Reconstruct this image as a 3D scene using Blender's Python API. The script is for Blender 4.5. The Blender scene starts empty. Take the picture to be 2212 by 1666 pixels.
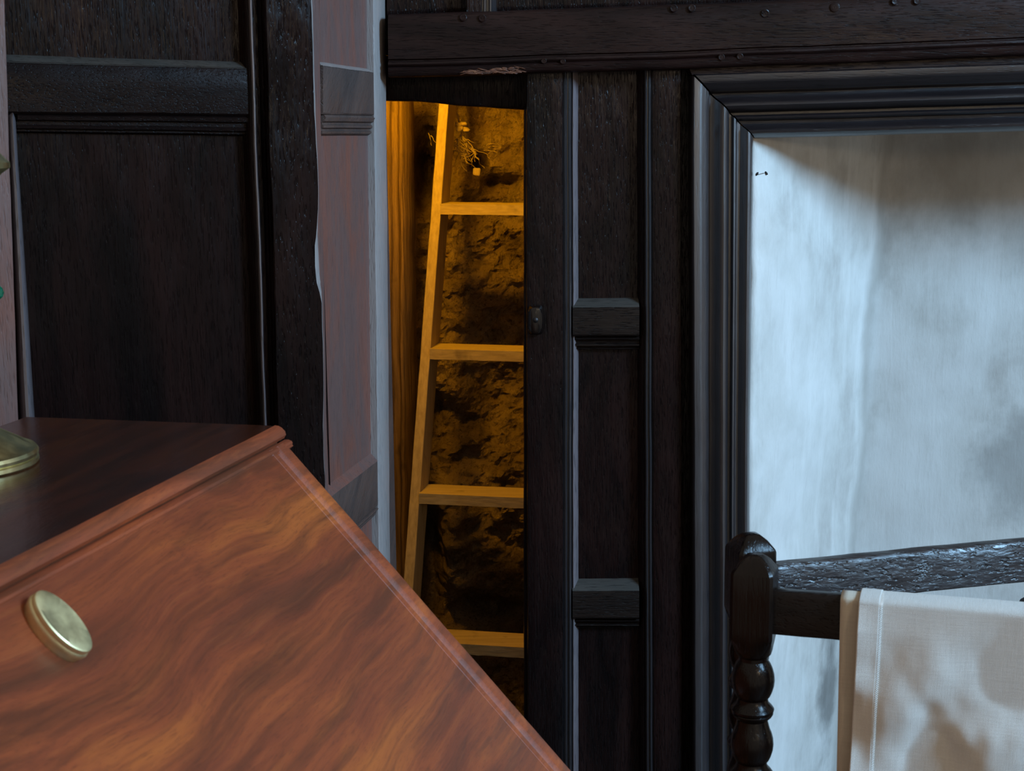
import bpy, bmesh, math, random
from mathutils import Vector, Matrix, noise
from math import sin, cos, tan, pi, radians, exp, sqrt

random.seed(4)
SC = bpy.context.scene
COL = SC.collection

# ------------------------------------------------------------------ camera, world, lights, exposure
FPX, PCX, PCY = 3300.0, 1106.0, 833.0
EYE, DIST = 1.45, 2.75
PITCH, ROLL = radians(9.5), -0.01
cam_d = bpy.data.cameras.new('camera')
cam = bpy.data.objects.new('camera', cam_d)
COL.objects.link(cam)
cam_d.sensor_width = 36.0
cam_d.lens = FPX / 2212.0 * 36.0
cam_d.clip_start = 0.05
cam.matrix_world = (Matrix.Translation((0, -DIST, EYE)) @ Matrix.Rotation(pi / 2 - PITCH, 4, 'X') @ Matrix.Rotation(ROLL, 4, 'Z'))
cam_d.dof.use_dof = True
cam_d.dof.focus_distance = 2.75
cam_d.dof.aperture_fstop = 16.0
SC.camera = cam

world = bpy.data.worlds.new('world')
SC.world = world
world.use_nodes = True
bg = world.node_tree.nodes['Background']
bg.inputs[0].default_value = (1.0, 0.87, 0.72, 1)
bg.inputs[1].default_value = 0.37


def area_light(name, loc, target, sx, sy, energy, color):
    d = bpy.data.lights.new(name, 'AREA')
    d.shape = 'RECTANGLE'
    d.size, d.size_y = sx, sy
    d.energy = energy
    d.color = color
    o = bpy.data.objects.new(name, d)
    o.location = loc
    o.rotation_euler = (Vector(target) - Vector(loc)).to_track_quat('-Z', 'Y').to_euler()
    COL.objects.link(o)
    return o


area_light('window_daylight', (3.5, -2.8, 3.2), (0.3, 0.0, 1.1), 0.9, 1.2, 300, (0.37, 0.67, 1.0))
area_light('room_lamp', (1.5, -3.7, 1.95), (0.3, 0.0, 1.2), 0.28, 0.28, 7, (1.0, 0.78, 0.52))

SC.view_settings.view_transform = 'Standard'
SC.view_settings.look = 'None'
SC.view_settings.exposure = 0.0
SC.view_settings.gamma = 1.0
SC.view_settings.use_curve_mapping = False

# ------------------------------------------------------------------ helpers: camera rays used to survey the real positions
CAM = Vector((0, -DIST, EYE))
_fw = Vector((0, cos(PITCH), -sin(PITCH)))
_up = Vector((0, sin(PITCH), cos(PITCH)))
_rt = Vector((1, 0, 0))
_r2 = _rt * cos(ROLL) + _up * sin(ROLL)
_u2 = -_rt * sin(ROLL) + _up * cos(ROLL)


def ray(px, py):
    return _fw + _r2 * ((px - PCX) / FPX) - _u2 * ((py - PCY) / FPX)


class Plane:
    """a vertical (or any) surveyed plane: at(px, py, v) is the point seen at that pixel on the plane pushed v towards the room"""
    def __init__(self, p, n):
        self.p, self.n = Vector(p), Vector(n).normalized()

    def at(self, px, py, v=0.0):
        d = ray(px, py)
        q = self.p + self.n * v
        return CAM + d * ((q - CAM).dot(self.n) / d.dot(self.n))


def line(x0, y0, x1, y1):
    return lambda y: x0 + (x1 - x0) * (y - y0) / (y1 - y0)


def hline(x0, y0, x1, y1):
    return lambda x: y0 + (y1 - y0) * (x - x0) / (x1 - x0)


INV = {}


def finish(bm, name, mat, parent=None, smooth=35, uv=None):
    """links the bmesh (in world coordinates) as ONE mesh object, moved into its parent's frame"""
    if parent is not None and parent.name in INV:
        bmesh.ops.transform(bm, matrix=INV[parent.name], verts=bm.verts)
    me = bpy.data.meshes.new(name)
    bm.to_mesh(me)
    bm.free()
    me.materials.append(mat)
    if smooth:
        for p in me.polygons:
            p.use_smooth = True
        me.set_sharp_from_angle(angle=radians(smooth))
    o = bpy.data.objects.new(name, me)
    COL.objects.link(o)
    if parent is not None:
        o.parent = parent
        INV[o.name] = INV.get(parent.name, Matrix.Identity(4))
    return o


def thing(name, label, cat, loc=(0, 0, 0), rotz=0.0, kind=None, group=None):
    o = bpy.data.objects.new(name, None)
    COL.objects.link(o)
    o.empty_display_size = 0.05
    o.location = loc
    o.rotation_euler = (0, 0, rotz)
    INV[o.name] = (Matrix.Translation(loc) @ Matrix.Rotation(rotz, 4, 'Z')).inverted()
    o['label'], o['category'] = label, cat
    if kind:
        o['kind'] = kind
    if group:
        o['group'] = group
    return o


def tag(o, label=None, cat=None, kind=None, group=None):
    if label:
        o['label'] = label
    if cat:
        o['category'] = cat
    if kind:
        o['kind'] = kind
    if group:
        o['group'] = group
    return o


def wobble(p, amp=0.0009, fr=9.0):
    q = p * fr
    n1 = noise.noise_vector(q)
    n2 = noise.noise_vector(q * 5.3 + Vector((3.1, 7.7, 1.3)))
    return p + n1 * amp + n2 * (amp * 0.35)


def sweep(name, stations, prof, V, mat, parent=None, step=0.02, amp=0.0009, smooth=38, caps=True):
    """stations: list of rows of points; u in [0,1] runs between a row's first and second point, [1,2] second to third ...
    prof: closed list of (u, v), v metres along V"""
    V = Vector(V)
    rows = []
    for a, b in zip(stations[:-1], stations[1:]):
        L = max((b[i] - a[i]).length for i in range(len(a)))
        n = max(1, int(L / step))
        for k in range(n):
            t = k / n
            rows.append([a[i].lerp(b[i], t) for i in range(len(a))])
    rows.append(stations[-1])
    bm = bmesh.new()
    rings = []
    for r in rows:
        ring = []
        for (u, v) in prof:
            i = min(max(int(math.floor(u)), 0), len(r) - 2)
            p = r[i].lerp(r[i + 1], u - i) + V * v
            ring.append(bm.verts.new(wobble(p, amp) if amp else p))
        rings.append(ring)
    m = len(prof)
    for a, b in zip(rings[:-1], rings[1:]):
        for i in range(m):
            j = (i + 1) % m
            bm.faces.new((a[i], a[j], b[j], b[i]))
    if caps:
        bm.faces.new(rings[0])
        bm.faces.new(rings[-1][::-1])
    bmesh.ops.recalc_face_normals(bm, faces=bm.faces)
    return finish(bm, name, mat, parent, smooth)


def boxprof(v0, v1, ru=0.03, rv=0.003):
    """rectangular section with softened front arrises"""
    return [(0, v0), (0, v1 - rv), (ru * .3, v1 - rv * .3), (ru, v1), (0.35, v1), (0.65, v1), (1 - ru, v1), (1 - ru * .3, v1 - rv * .3), (1, v1 - rv), (1, v0)]


def loft(bm, rings, cap=True):
    vs = [[bm.verts.new(p) for p in r] for r in rings]
    n = len(vs[0])
    for a, b in zip(vs[:-1], vs[1:]):
        for i in range(n):
            j = (i + 1) % n
            bm.faces.new((a[i], a[j], b[j], b[i]))
    if cap:
        bm.faces.new(vs[0][::-1])
        bm.faces.new(vs[-1])
    bmesh.ops.recalc_face_normals(bm, faces=bm.faces)


def lathe(bm, prof, org=(0, 0, 0), axis=(0, 0, 1), n=48):
    """prof: list of (radius, height)"""
    axis = Vector(axis).normalized()
    M = axis.to_track_quat('Z', 'Y').to_matrix()
    org = Vector(org)
    rings = [[org + M @ Vector((r * cos(2 * pi * k / n), r * sin(2 * pi * k / n), h)) for k in range(n)] for r, h in prof]
    loft(bm, rings)


def tube(bm, pts, radii, n=6):
    pts = [Vector(p) for p in pts]
    rings = []
    for i, p in enumerate(pts):
        d = (pts[min(i + 1, len(pts) - 1)] - pts[max(i - 1, 0)]).normalized()
        M = d.to_track_quat('Z', 'Y').to_matrix()
        r = radii[i] if isinstance(radii, (list, tuple)) else radii
        rings.append([p + M @ Vector((r * cos(2 * pi * k / n), r * sin(2 * pi * k / n), 0)) for k in range(n)])
    loft(bm, rings)


def box(bm, lo, hi, bev=0.0):
    lo, hi = Vector(lo), Vector(hi)
    M = Matrix.Translation((lo + hi) / 2) @ Matrix.Diagonal(((hi - lo).x, (hi - lo).y, (hi - lo).z, 1))
    r = bmesh.ops.create_cube(bm, size=1.0, matrix=M)
    if bev:
        es = list({e for v in r['verts'] for e in v.link_edges})
        bmesh.ops.bevel(bm, geom=es, offset=bev, segments=2, affect='EDGES')


# ------------------------------------------------------------------ materials
def mat_new(name):
    m = bpy.data.materials.new(name)
    m.use_nodes = True
    nt = m.node_tree
    b = nt.nodes['Principled BSDF']
    return m, nt, b


def N(nt, typ, **kw):
    n = nt.nodes.new(typ)
    for k, v in kw.items():
        if k == 'inp':
            for kk, vv in v.items():
                n.inputs[kk].default_value = vv
        else:
            setattr(n, k, v)
    return n


def coords(nt, scale, rot=(0, 0, 0), src='Object'):
    tc = N(nt, 'ShaderNodeTexCoord')
    mp = N(nt, 'ShaderNodeMapping')
    if any(rot):
        mp.vector_type = 'TEXTURE'      # turn first, then stretch
        scale = tuple(1 / k for k in scale)
    mp.inputs['Scale'].default_value = scale
    mp.inputs['Rotation'].default_value = rot
    nt.links.new(tc.outputs[src], mp.inputs['Vector'])
    return mp.outputs[0]


def noise_tex(nt, vec, scale=1.0, detail=5.0, rough=0.55, dist=0.0):
    n = N(nt, 'ShaderNodeTexNoise', inp={'Scale': scale, 'Detail': detail, 'Roughness': rough, 'Distortion': dist})
    nt.links.new(vec, n.inputs['Vector'])
    return n.outputs['Fac']


def ramp(nt, fac, stops):
    r = N(nt, 'ShaderNodeValToRGB')
    el = r.color_ramp.elements
    while len(el) > 1:
        el.remove(el[0])
    el[0].position, el[0].color = stops[0][0], (*stops[0][1], 1)
    for p, c in stops[1:]:
        e = el.new(p)
        e.color = (*c, 1)
    nt.links.new(fac, r.inputs[0])
    return r.outputs[0]


def gray(*pv):
    return [(p, (v, v, v)) for p, v in pv]


def math_n(nt, op, a, b=None, clamp=False):
    n = N(nt, 'ShaderNodeMath', operation=op, use_clamp=clamp)
    for i, x in enumerate((a, b)):
        if x is None:
            continue
        if isinstance(x, (int, float)):
            n.inputs[i].default_value = x
        else:
            nt.links.new(x, n.inputs[i])
    return n.outputs[0]


def mixc(nt, fac, a, b, typ='MIX'):
    n = N(nt, 'ShaderNodeMix', data_type='RGBA', blend_type=typ)
    if isinstance(fac, (int, float)):
        n.inputs[0].default_value = fac
    else:
        nt.links.new(fac, n.inputs[0])
    for i, x in ((6, a), (7, b)):
        if isinstance(x, tuple):
            n.inputs[i].default_value = (*x, 1)
        else:
            nt.links.new(x, n.inputs[i])
    return n.outputs[2]


def bump(nt, h, dist, strength=1.0, prev=None):
    n = N(nt, 'ShaderNodeBump', inp={'Strength': strength, 'Distance': dist})
    nt.links.new(h, n.inputs['Height'])
    if prev is not None:
        nt.links.new(prev, n.inputs['Normal'])
    return n.outputs[0]


def old_oak(name, grain='z', dark=(0.010, 0.0055, 0.005), red=(0.030, 0.011, 0.008), rough=(0.3, 0.5), depth=1.0, fine=1.0, spec=0.5, redbias=0.5, rot=(0, 0, 0), coat=0.0, pits=0.6):
    """waxed, near-black old oak; pits and fibres run along the grain axis"""
    m, nt, b = mat_new(name)
    ax = {'x': 0, 'y': 1, 'z': 2}[grain]
    def sc(across, along):
        s = [across] * 3
        s[ax] = along
        return tuple(s)
    fib = noise_tex(nt, coords(nt, sc(260 * fine, 11), rot), 1, 4, 0.6, 0.6)
    pit = noise_tex(nt, coords(nt, sc(420 * fine, 36), rot), 1, 2, 0.5)
    pitr = ramp(nt, pit, gray((0.30, 0.0), (0.45, 1.0)))
    und = noise_tex(nt, coords(nt, sc(34, 9), rot), 1, 3, 0.5)
    tone = noise_tex(nt, coords(nt, sc(16, 3.5), rot), 1, 5, 0.6, 0.8)
    tr = ramp(nt, tone, gray((redbias - 0.14, 0.0), (redbias + 0.18, 1.0)))
    c = mixc(nt, tr, dark, red)
    c = mixc(nt, math_n(nt, 'MULTIPLY', math_n(nt, 'SUBTRACT', 1.0, pitr), pits), c, (0.003, 0.002, 0.002))
    nt.links.new(c, b.inputs['Base Color'])
    rr = ramp(nt, und, gray((0.3, rough[0]), (0.7, rough[1])))
    nt.links.new(rr, b.inputs['Roughness'])
    b.inputs['Specular IOR Level'].default_value = spec
    b.inputs['Coat Weight'].default_value = coat
    b.inputs['Coat Roughness'].default_value = 0.28
    h = bump(nt, und, 0.004 * depth, 0.6)
    h = bump(nt, fib, 0.0010 * depth, 0.7, h)
    h = bump(nt, pitr, 0.0007 * depth, 0.8, h)
    nt.links.new(h, b.inputs['Normal'])
    return m


OAK_V = old_oak('oak_upright', 'z', dark=(0.005, 0.003, 0.003), red=(0.017, 0.007, 0.006), rough=(0.17, 0.28), spec=0.2, depth=1.7)
OAK_H = old_oak('oak_rail', 'x', dark=(0.007, 0.005, 0.0048), red=(0.015, 0.009, 0.007), rough=(0.22, 0.36), spec=0.18, depth=1.4)
OAK_BEAM = old_oak('oak_beam', 'x', dark=(0.010, 0.005, 0.0045), red=(0.024, 0.0105, 0.0085), rough=(0.26, 0.4), spec=0.17, depth=0.9)
OAK_SPLAY = old_oak('oak_lit_splay', 'z', dark=(0.15, 0.125, 0.13), red=(0.19, 0.145, 0.15), rough=(0.34, 0.46), depth=0.35, spec=0.7, coat=0.5)  # right-facing splay paler than its opposite: side light put into the colour
PALE_LEDGE = old_oak('pale_ledge', 'x', dark=(0.045, 0.042, 0.037), red=(0.06, 0.05, 0.042), rough=(0.5, 0.7), spec=0.3, depth=0.6)  # paler grey than the rail faces, for the sloped rail tops
OAK_L = old_oak('oak_left', 'z', dark=(0.004, 0.0026, 0.0026), red=(0.013, 0.0055, 0.0048), rough=(0.18, 0.28), spec=0.09, depth=1.1)
OAK_LH = old_oak('oak_left_rail', 'x', dark=(0.005, 0.0030, 0.003), red=(0.012, 0.0062, 0.005), rough=(0.24, 0.36), spec=0.07, depth=0.5)
OAK_HEWN = old_oak('oak_hewn', 'z', dark=(0.004, 0.0024, 0.0024), red=(0.014, 0.006, 0.005), rough=(0.17, 0.28), spec=0.11, depth=2.2, fine=0.6)
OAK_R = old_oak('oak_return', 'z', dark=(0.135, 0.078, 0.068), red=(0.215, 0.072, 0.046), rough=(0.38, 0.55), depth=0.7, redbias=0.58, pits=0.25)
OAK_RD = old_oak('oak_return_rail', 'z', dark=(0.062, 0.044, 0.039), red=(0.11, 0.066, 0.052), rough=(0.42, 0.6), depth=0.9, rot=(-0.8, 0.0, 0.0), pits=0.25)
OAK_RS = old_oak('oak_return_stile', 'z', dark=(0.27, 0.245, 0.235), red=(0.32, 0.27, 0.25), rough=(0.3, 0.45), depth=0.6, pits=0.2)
OAK_MOLD = old_oak('oak_moulding', 'z', dark=(0.016, 0.014, 0.017), red=(0.024, 0.018, 0.019), rough=(0.34, 0.44), depth=0.3, spec=1.0, coat=1.0)
OAK_BEAD = old_oak('oak_worn_lit_bead', 'z', dark=(0.085, 0.074, 0.082), red=(0.12, 0.096, 0.10), rough=(0.32, 0.42), depth=0.35, spec=1.0, coat=0.8)  # worn grey, lightened further so the colour carries the bead's highlight
OAK_MOLDH = old_oak('oak_moulding_across', 'x', dark=(0.009, 0.0065, 0.0075), red=(0.015, 0.010, 0.010), rough=(0.3, 0.42), depth=0.3, spec=0.5, coat=0.3)
OAK_RACK = old_oak('oak_turned', 'z', dark=(0.0035, 0.0022, 0.0018), red=(0.008, 0.0037, 0.0025), rough=(0.18, 0.3), depth=0.3, spec=0.25)
OAK_RACKH = old_oak('oak_turned_rail', 'x', dark=(0.004, 0.0028, 0.0024), red=(0.010, 0.0055, 0.004), rough=(0.24, 0.38), depth=0.5, spec=0.2)
OAK_ROUGHRAIL = old_oak('oak_weathered_rail', 'x', dark=(0.022, 0.020, 0.022), red=(0.034, 0.027, 0.026), rough=(0.3, 0.44), depth=1.9, fine=0.55, spec=0.6)


OAK_BUTTON = old_oak('oak_handled_button', 'z', dark=(0.004, 0.003, 0.003), red=(0.008, 0.004, 0.003), rough=(0.14, 0.2), depth=0.15, spec=0.5)


def raw_wood():
    m, nt, b = mat_new('raw_splintered_oak')
    f = noise_tex(nt, coords(nt, (60, 300, 300)), 1, 4, 0.6)
    nt.links.new(ramp(nt, f, [(0.35, (0.03, 0.012, 0.007)), (0.55, (0.16, 0.055, 0.025)), (0.7, (0.34, 0.15, 0.07))]), b.inputs['Base Color'])
    b.inputs['Roughness'].default_value = 0.6
    nt.links.new(bump(nt, f, 0.002), b.inputs['Normal'])
    return m


RAW = raw_wood()


def plaster():
    m, nt, b = mat_new('limewashed_plaster')
    streak = noise_tex(nt, coords(nt, (26, 26, 3.0)), 1, 6, 0.6, 0.1)
    blot = noise_tex(nt, coords(nt, (6.5, 6.5, 4.5)), 1, 7, 0.62, 0.15)
    fine = noise_tex(nt, coords(nt, (150, 150, 60)), 1, 4, 0.6)
    brush = noise_tex(nt, coords(nt, (170, 170, 18)), 1, 4, 0.6)
    c = ramp(nt, blot, [(0.30, (0.48, 0.45, 0.41)), (0.47, (0.62, 0.60, 0.555)), (0.62, (0.70, 0.68, 0.64))])
    c = mixc(nt, ramp(nt, streak, gray((0.48, 0.0), (0.72, 0.55))), c, (0.80, 0.78, 0.74))
    c = mixc(nt, ramp(nt, brush, gray((0.55, 0.0), (0.75, 0.22))), c, (0.42, 0.39, 0.35))
    # the damp grey patch low on the right of the alcove and smoke marks in its corner
    tc = N(nt, 'ShaderNodeTexCoord')
    def spot(cx, cy, cz, sx, sz, lo, hi):
        mp = N(nt, 'ShaderNodeMapping')
        mp.inputs['Location'].default_value = (-cx / sx, 0, -cz / sz)
        mp.inputs['Scale'].default_value = (1 / sx, 0, 1 / sz)
        nt.links.new(tc.outputs['Object'], mp.inputs['Vector'])
        ln = N(nt, 'ShaderNodeVectorMath', operation='LENGTH')
        nt.links.new(mp.outputs[0], ln.inputs[0])
        nz = math_n(nt, 'MULTIPLY_ADD', math_n(nt, 'SUBTRACT', blot, 0.5), 2.4)
        nz.node.inputs[2].default_value = 0.0
        s = math_n(nt, 'ADD', ln.outputs['Value'], nz)
        return ramp(nt, s, gray((lo, 1.0), (hi, 0.0)))
    c = mixc(nt, math_n(nt, 'MULTIPLY', spot(1.06, 0, 0.74, 0.13, 0.13, 0.3, 1.2), 0.62), c, (0.20, 0.19, 0.175))
    c = mixc(nt, math_n(nt, 'MULTIPLY', spot(0.66, 0, 0.27, 0.035, 0.16, 0.2, 1.1), 0.7), c, (0.10, 0.09, 0.08))
    c = mixc(nt, math_n(nt, 'MULTIPLY', spot(0.99, 0, 1.36, 0.27, 0.20, 0.2, 1.3), 0.55), c, (0.27, 0.25, 0.22))
    # shade painted into the fire back, which gets less light than the splayed side
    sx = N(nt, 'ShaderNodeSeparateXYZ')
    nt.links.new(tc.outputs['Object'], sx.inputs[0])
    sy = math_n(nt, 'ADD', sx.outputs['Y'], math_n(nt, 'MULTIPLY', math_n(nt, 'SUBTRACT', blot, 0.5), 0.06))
    back_shade = ramp(nt, sy, gray((0.325, 0.0), (0.350, 1.0)))
    c = mixc(nt, math_n(nt, 'MULTIPLY', back_shade, 0.42), c, (0.34, 0.325, 0.30))
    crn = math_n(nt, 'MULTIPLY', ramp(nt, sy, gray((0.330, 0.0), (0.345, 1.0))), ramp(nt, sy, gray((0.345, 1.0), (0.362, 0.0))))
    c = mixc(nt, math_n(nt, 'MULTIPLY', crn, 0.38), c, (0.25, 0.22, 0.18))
    nt.links.new(c, b.inputs['Base Color'])
    b.inputs['Roughness'].default_value = 0.85
    b.inputs['Specular IOR Level'].default_value = 0.2
    h = bump(nt, blot, 0.006, 0.4)
    h = bump(nt, brush, 0.0012, 0.6, h)
    h = bump(nt, fine, 0.0012, 0.6, h)
    nt.links.new(h, b.inputs['Normal'])
    return m


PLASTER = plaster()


def rubble():
    m, nt, b = mat_new('rough_daub')
    a = noise_tex(nt, coords(nt, (9, 9, 9)), 1, 8, 0.65, 0.5)
    f = noise_tex(nt, coords(nt, (115, 115, 115)), 1, 7, 0.7, 0.4)
    g = noise_tex(nt, coords(nt, (260, 260, 260)), 1, 3, 0.6)
    c = ramp(nt, a, [(0.3, (0.26, 0.20, 0.13)), (0.5, (0.47, 0.38, 0.25)), (0.7, (0.7, 0.57, 0.38))])
    c = mixc(nt, ramp(nt, f, gray((0.30, 0.85), (0.48, 0.0))), c, (0.06, 0.045, 0.027))
    nt.links.new(c, b.inputs['Base Color'])
    b.inputs['Roughness'].default_value = 0.95
    b.inputs['Specular IOR Level'].default_value = 0.1
    h = bump(nt, f, 0.028, 1.0)
    h = bump(nt, g, 0.003, 0.7, h)
    nt.links.new(h, b.inputs['Normal'])
    return m


RUBBLE = rubble()


def deal(name, c0, c1, grain='z', depth=1.0):
    m, nt, b = mat_new(name)
    s = [150, 150, 150]
    s['xyz'.index(grain)] = 6
    f = noise_tex(nt, coords(nt, tuple(s)), 1, 5, 0.6, 0.3)
    k = noise_tex(nt, coords(nt, (22, 22, 22)), 1, 3, 0.5)
    c = ramp(nt, f, [(0.3, c0), (0.65, c1)])
    c = mixc(nt, ramp(nt, k, gray((0.62, 0.0), (0.75, 0.5))), c, tuple(x * 0.45 for x in c0))
    nt.links.new(c, b.inputs['Base Color'])
    b.inputs['Roughness'].default_value = 0.7
    nt.links.new(bump(nt, f, 0.001 * depth, 0.8), b.inputs['Normal'])
    return m


DEAL_V = deal('ladder_wood', (0.33, 0.27, 0.15), (0.48, 0.40, 0.23), 'z')
DEAL_X = deal('ladder_tread_wood', (0.33, 0.27, 0.15), (0.48, 0.40, 0.23), 'x')
STUD = deal('stud_wood', (0.10, 0.065, 0.035), (0.24, 0.165, 0.09), 'z', 6.0)


def mahogany(name, k=1.0, rough=0.3, coat=0.25):
    m, nt, b = mat_new(name)
    # local axes: y along the grain, the other two across
    warp = N(nt, 'ShaderNodeTexNoise', inp={'Scale': 3.0, 'Detail': 2.0, 'Roughness': 0.5})
    nt.links.new(coords(nt, (1.0, 1.0, 1.0)), warp.inputs['Vector'])
    tc = N(nt, 'ShaderNodeTexCoord')
    vs = N(nt, 'ShaderNodeVectorMath', operation='MULTIPLY_ADD')
    nt.links.new(warp.outputs['Color'], vs.inputs[0])
    vs.inputs[1].default_value = (0.07, 0.07, 0.07)
    nt.links.new(tc.outputs['Object'], vs.inputs[2])
    def mp(s):
        n = N(nt, 'ShaderNodeMapping')
        n.inputs['Scale'].default_value = s
        nt.links.new(vs.outputs[0], n.inputs['Vector'])
        return n.outputs[0]
    big = noise_tex(nt, mp((12, 2.2, 12)), 1, 4, 0.55, 0.3)
    mid = noise_tex(nt, mp((42, 2.4, 42)), 1, 4, 0.55, 0.2)
    pore = noise_tex(nt, mp((620, 60, 620)), 1, 3, 0.6)
    def cc(t):
        return tuple(x * k for x in t)
    c = ramp(nt, big, [(0.28, cc((0.12, 0.034, 0.014))), (0.42, cc((0.23, 0.048, 0.017))), (0.56, cc((0.31, 0.066, 0.019))), (0.72, cc((0.45, 0.112, 0.022)))])
    c = mixc(nt, ramp(nt, mid, gray((0.34, 0.75), (0.54, 0.0))), c, cc((0.11, 0.031, 0.013)))
    c = mixc(nt, ramp(nt, pore, gray((0.34, 0.3), (0.46, 0.0))), c, cc((0.06, 0.018, 0.010)))
    nt.links.new(c, b.inputs['Base Color'])
    lines = noise_tex(nt, mp((190, 5, 190)), 1, 3, 0.55, 0.2)
    c = mixc(nt, ramp(nt, lines, gray((0.36, 0.3), (0.52, 0.0))), c, cc((0.11, 0.030, 0.013)))
    c = mixc(nt, ramp(nt, lines, gray((0.55, 0.0), (0.75, 0.2))), c, cc((0.46, 0.125, 0.03)))
    nt.links.new(c, b.inputs['Base Color'])
    rg = ramp(nt, mid, gray((0.3, rough), (0.7, rough + 0.1)))
    nt.links.new(rg, b.inputs['Roughness'])
    b.inputs['Coat Weight'].default_value = coat
    b.inputs['Specular IOR Level'].default_value = 0.35
    b.inputs['Coat Roughness'].default_value = 0.12
    h = bump(nt, big, 0.004, 0.25)
    h = bump(nt, pore, 0.0004, 0.5, h)
    nt.links.new(h, b.inputs['Normal'])
    return m


MAHOG = mahogany('mahogany_fall', 0.88, 0.36, 0.0)
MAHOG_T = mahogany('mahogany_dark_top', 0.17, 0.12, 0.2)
MAHOG_E = mahogany('mahogany_edge', 1.1, 0.5, 0.0)


def metal(name, c, rough, metallic=1.0):
    m, nt, b = mat_new(name)
    n = noise_tex(nt, coords(nt, (60, 60, 60)), 1, 4, 0.6)
    nt.links.new(ramp(nt, n, [(0.3, tuple(x * 0.85 for x in c)), (0.7, c)]), b.inputs['Base Color'])
    nt.links.new(ramp(nt, n, gray((0.3, rough), (0.7, rough * 1.4))), b.inputs['Roughness'])
    b.inputs['Metallic'].default_value = metallic
    return m


BRASS = metal('polished_brass', (0.78, 0.66, 0.33), 0.3)
BRASS_D = metal('worn_brass', (0.78, 0.68, 0.38), 0.42)
IRON = metal('black_iron', (0.05, 0.045, 0.045), 0.45)


def glass_green():
    m, nt, b = mat_new('green_glass')
    n = noise_tex(nt, coords(nt, (90, 90, 90)), 1, 2, 0.5)
    nt.links.new(ramp(nt, n, [(0.3, (0.0, 0.14, 0.07)), (0.7, (0.0, 0.3, 0.16))]), b.inputs['Base Color'])
    b.inputs['Roughness'].default_value = 0.05
    b.inputs['Transmission Weight'].default_value = 0.5
    b.inputs['IOR'].default_value = 1.55
    return m


GREEN = glass_green()


def linen(name, tint, weave=1.0):
    m, nt, b = mat_new(name)
    tc = N(nt, 'ShaderNodeTexCoord')
    def wave(d, s):
        w = N(nt, 'ShaderNodeTexWave', wave_type='BANDS', bands_direction=d, wave_profile='SIN', inp={'Scale': s, 'Distortion': 1.2, 'Detail': 2.0, 'Detail Scale': 1.2})
        nt.links.new(tc.outputs['UV'], w.inputs['Vector'])
        return w.outputs['Fac']
    wx, wy = wave('X', 240), wave('Y', 240)
    wv = math_n(nt, 'MULTIPLY', wx, wy)
    slub = noise_tex(nt, coords(nt, (420, 30, 1), src='UV'), 1, 3, 0.6)
    slub2 = noise_tex(nt, coords(nt, (30, 420, 1), src='UV'), 1, 3, 0.6)
    th = math_n(nt, 'ADD', math_n(nt, 'MULTIPLY', slub, 0.5), math_n(nt, 'MULTIPLY', slub2, 0.5))
    c = mixc(nt, ramp(nt, th, gray((0.38, 0.35), (0.6, 0.0))), tint, tuple(x * 0.72 for x in tint))
    c = mixc(nt, ramp(nt, wv, gray((0.05, 0.45 * weave), (0.4, 0.0))), c, tuple(x * 0.5 for x in tint))
    nt.links.new(c, b.inputs['Base Color'])
    b.inputs['Roughness'].default_value = 0.9
    b.inputs['Sheen Weight'].default_value = 0.2
    h = bump(nt, wv, 0.0012, 0.7 * weave)
    h = bump(nt, th, 0.0008, 0.6, h)
    nt.links.new(h, b.inputs['Normal'])
    return m


LINEN = linen('linen_weave', (0.84, 0.81, 0.745), 1.0)
LINEN_U = linen('linen_shaded_layer', (0.60, 0.54, 0.43), 0.5)  # same linen as the upper layer, its shade put into a darker tint
THREAD = linen('linen_thread', (0.82, 0.8, 0.75), 0.3)


def floor_mat():
    m, nt, b = mat_new('floor_boards')
    f = noise_tex(nt, coords(nt, (60, 4, 60)), 1, 5, 0.6, 0.5)
    nt.links.new(ramp(nt, f, [(0.3, (0.03, 0.018, 0.012)), (0.7, (0.08, 0.05, 0.032))]), b.inputs['Base Color'])
    b.inputs['Roughness'].default_value = 0.5
    nt.links.new(bump(nt, f, 0.002), b.inputs['Normal'])
    return m


FLOOR = floor_mat()

# ------------------------------------------------------------------ floor
fl = thing('floor', 'dark oak boarded floor of the panelled room', 'floor', kind='structure')
bw = 0.22
x = -1.9
while x < 3.0:
    bm = bmesh.new()
    box(bm, (x + 0.002, -3.2, -0.03), (x + bw - 0.002, 1.1, 0.0), 0.002)
    finish(bm, 'plank', FLOOR, fl)
    x += bw

# ------------------------------------------------------------------ back wall (main panelled wall, face at y = 0)
W = Plane((0, 0, 0), (0, -1, 0))
VN = Vector((0, -1, 0))
wb = thing('wall_back', 'dark oak panelled back wall with heavy carved beam above a narrow opening', 'wall', kind='structure')
YB = 1925   # pixel row where this wall meets the floor


def vmember(name, pl, V, l, r, y0, y1, prof, mat, parent, rows=2, v=0.0, **kw):
    ys = [y0 + (y1 - y0) * i / (rows - 1) for i in range(rows)]
    st = [[pl.at(l(y), y, v), pl.at(r(y), y, v)] for y in ys]
    return sweep(name, st, [(u, vv - v) for u, vv in prof], V, mat, parent, **kw)


def hmember(name, pl, V, t, b, x0, x1, prof, mat, parent, v=0.0, **kw):
    st = [[pl.at(x, t(x), v), pl.at(x, b(x), v)] for x in (x0, x1)]
    return sweep(name, st, [(u, vv - v) for u, vv in prof], V, mat, parent, **kw)


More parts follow.
